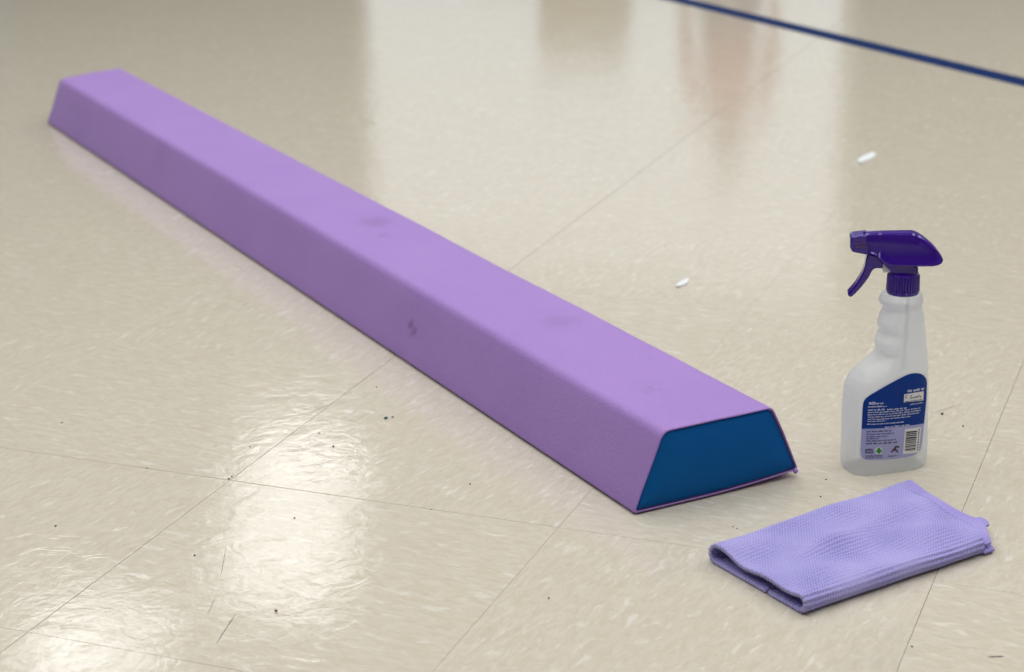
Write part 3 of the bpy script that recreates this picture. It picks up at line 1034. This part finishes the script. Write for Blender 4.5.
# ------------------------------------------------------------------ far side of the hall, seen only as reflections in the wax
M['grey_top'] = plain('grey_table_laminate', srgb(120, 120, 120), 0.5)
M['grey_metal'] = plain('grey_table_steel', srgb(90, 90, 92), 0.4, Metallic=0.6)
M['card'] = plain('brown_cardboard', srgb(206, 182, 134), 0.8, 0.2, 90)
tb = empty('added_table', (-2.45, 8.25, 0))  # guessed table, added for the reflection it gives in the floor
tag(tb, 'grey folding table added out of view for its floor reflection', 'table')
link('table_top', box_bm(-.6, .6, -.32, .32, .70, .73, .006), M['grey_top'], tb)
for sx in (-1, 1):
    for sy in (-1, 1):
        tube('leg', [(sx * .5, sy * .26, 0), (sx * .5, sy * .26, .70)], .014, M['grey_metal'], tb)
    tube('stretcher', [(sx * .5, -.26, .2), (sx * .5, .26, .2)], .010, M['grey_metal'], tb)
cb = empty('added_box', (-2.5, 8.2, .73), .2)  # guessed box, added for a tan patch in the floor reflection
tag(cb, 'tan cardboard box added out of view for its floor reflection', 'box')
link('box_body', box_bm(-.22, .22, -.17, .17, .0, .34, .003), M['card'], cb)
for sy in (-1, 1):
    bm = box_bm(-.218, .218, 0, .17, 0, .004)
    o = link('flap', bm, M['card'], cb)
    o.location = (0, sy * .17, .34); o.rotation_euler = (math.radians(25), 0, 0 if sy > 0 else math.pi)

M['skin'] = plain('skin', srgb(206, 160, 132), 0.55, Subsurface_Weight=0.1)
M['red_shirt'] = plain('red_shirt_cloth', srgb(214, 62, 48), 0.8, 0.3, 300)
M['grey_cloth'] = plain('grey_trouser_cloth', srgb(92, 94, 100), 0.85, 0.3, 300)
M['hair'] = plain('brown_hair', srgb(96, 70, 48), 0.6, 0.5, 200)
def person(loc, rz):
    root = empty('person', loc, rz)
    tag(root, 'person in a red shirt and grey trousers standing by the white far wall', 'person')
    J = dict(pel=(0, 0, .93, .125, .10), wst=(0, 0, 1.06, .118, .085), chs=(0, 0, 1.24, .145, .10), nb=(0, .01, 1.40, .075, .07), nk=(0, .005, 1.455, .047, .05),
             hd=(0, -.012, 1.545, .068, .085), ht=(0, -.005, 1.615, .062, .075))
    for s, k in ((-1, 'l'), (1, 'r')):
        J.update({'sh' + k: (s * .165, .005, 1.365, .058, .055), 'el' + k: (s * .215, .03, 1.09, .040, .040), 'wr' + k: (s * .225, -.05, .87, .028, .026), 'hn' + k: (s * .222, -.075, .81, .036, .020),
                  'hp' + k: (s * .095, 0, .86, .088, .090), 'kn' + k: (s * .105, -.01, .49, .058, .060), 'an' + k: (s * .105, .02, .09, .040, .045), 'ft' + k: (s * .12, -.13, .040, .042, .032)})
        for f in range(4):
            J['f%d%s' % (f, k)] = (s * (.222 + .004), -.090 + (f - 1.5) * .017 + .012, .755, .0085, .0085)
            J['g%d%s' % (f, k)] = (s * .216, -.090 + (f - 1.5) * .017 + .004, .725 + abs(f - 1.4) * .006, .0075, .0075)
        J['th' + k] = (s * .200, -.105, .79, .010, .010); J['tt' + k] = (s * .196, -.115, .762, .008, .008)
    E_ = [('pel', 'wst'), ('wst', 'chs'), ('chs', 'nb'), ('nb', 'nk'), ('nk', 'hd'), ('hd', 'ht')]
    for k in 'lr':
        E_ += [('nb', 'sh' + k), ('sh' + k, 'el' + k), ('el' + k, 'wr' + k), ('wr' + k, 'hn' + k), ('pel', 'hp' + k), ('hp' + k, 'kn' + k), ('kn' + k, 'an' + k), ('an' + k, 'ft' + k),
               ('hn' + k, 'th' + k), ('th' + k, 'tt' + k)]
        for f in range(4):
            E_ += [('hn' + k, 'f%d%s' % (f, k)), ('f%d%s' % (f, k), 'g%d%s' % (f, k))]
    names = list(J); ix = {n: i for i, n in enumerate(names)}
    me = bpy.data.meshes.new('body_skeleton')
    me.from_pydata([J[n][:3] for n in names], [(ix[a], ix[b]) for a, b in E_], [])
    o = bpy.data.objects.new('body_skeleton', me); COL.objects.link(o)
    o.modifiers.new('skin', 'SKIN'); sub = o.modifiers.new('sub', 'SUBSURF'); sub.levels = 2; sub.render_levels = 2
    for n, sv in zip(names, me.skin_vertices[0].data):
        sv.radius = J[n][3:5]; sv.use_root = (n == 'pel')
    dg = bpy.context.evaluated_depsgraph_get(); dg.update()
    bme = bpy.data.meshes.new_from_object(o.evaluated_get(dg))
    bpy.data.objects.remove(o)
    body = link('body', bme, [], root, True)
    bme.materials.clear()
    for k in ('skin', 'red_shirt', 'grey_cloth', 'shade_and_shoe_black'):
        bme.materials.append(M[k])
    for p in bme.polygons:
        c = p.center
        arm = abs(c.x) > .155 and c.z > .65
        if c.z < .085: p.material_index = 3
        elif c.z < 1.03 and not (arm and abs(c.x) > .17 and c.z > .70): p.material_index = 2
        elif c.z < 1.42 and (not arm or c.z > 1.08): p.material_index = 1
        else: p.material_index = 0
    zmin = min(v.co.z for v in bme.vertices)
    body.location.z = -zmin
    bm = bmesh.new(); bmesh.ops.create_uvsphere(bm, u_segments=24, v_segments=16, radius=1)
    for v in list(bm.verts):
        if v.co.z < -.45 or (v.co.y < -.35 and v.co.z < .45): bm.verts.remove(v)
    for v in bm.verts:
        v.co = Vector((v.co.x * .088, v.co.y * .105 - .005, v.co.z * .115 + 1.585 - zmin))
    link('hair', bm, M['hair'], root, True)
    bm = bmesh.new(); bmesh.ops.create_cone(bm, segments=8, radius1=.016, radius2=.006, depth=.045, cap_ends=True)
    for v in bm.verts: v.co += Vector((0, -.105, 1.55 - zmin))
    link('nose', bm, M['skin'], root, True)
    for s in (-1, 1):
        bm = bmesh.new(); bmesh.ops.create_uvsphere(bm, u_segments=10, v_segments=8, radius=.011)
        for v in bm.verts: v.co += Vector((s * .031, -.088, 1.572 - zmin))
        link('eye', bm, M['shade_and_shoe_black'], root, True)
    bm = box_bm(-.024, .024, -.098, -.085, 1.497 - zmin, 1.506 - zmin, .003)
    link('mouth', bm, M['red_shirt'], root)
person((-1.68, 8.0, 0), math.radians(14))
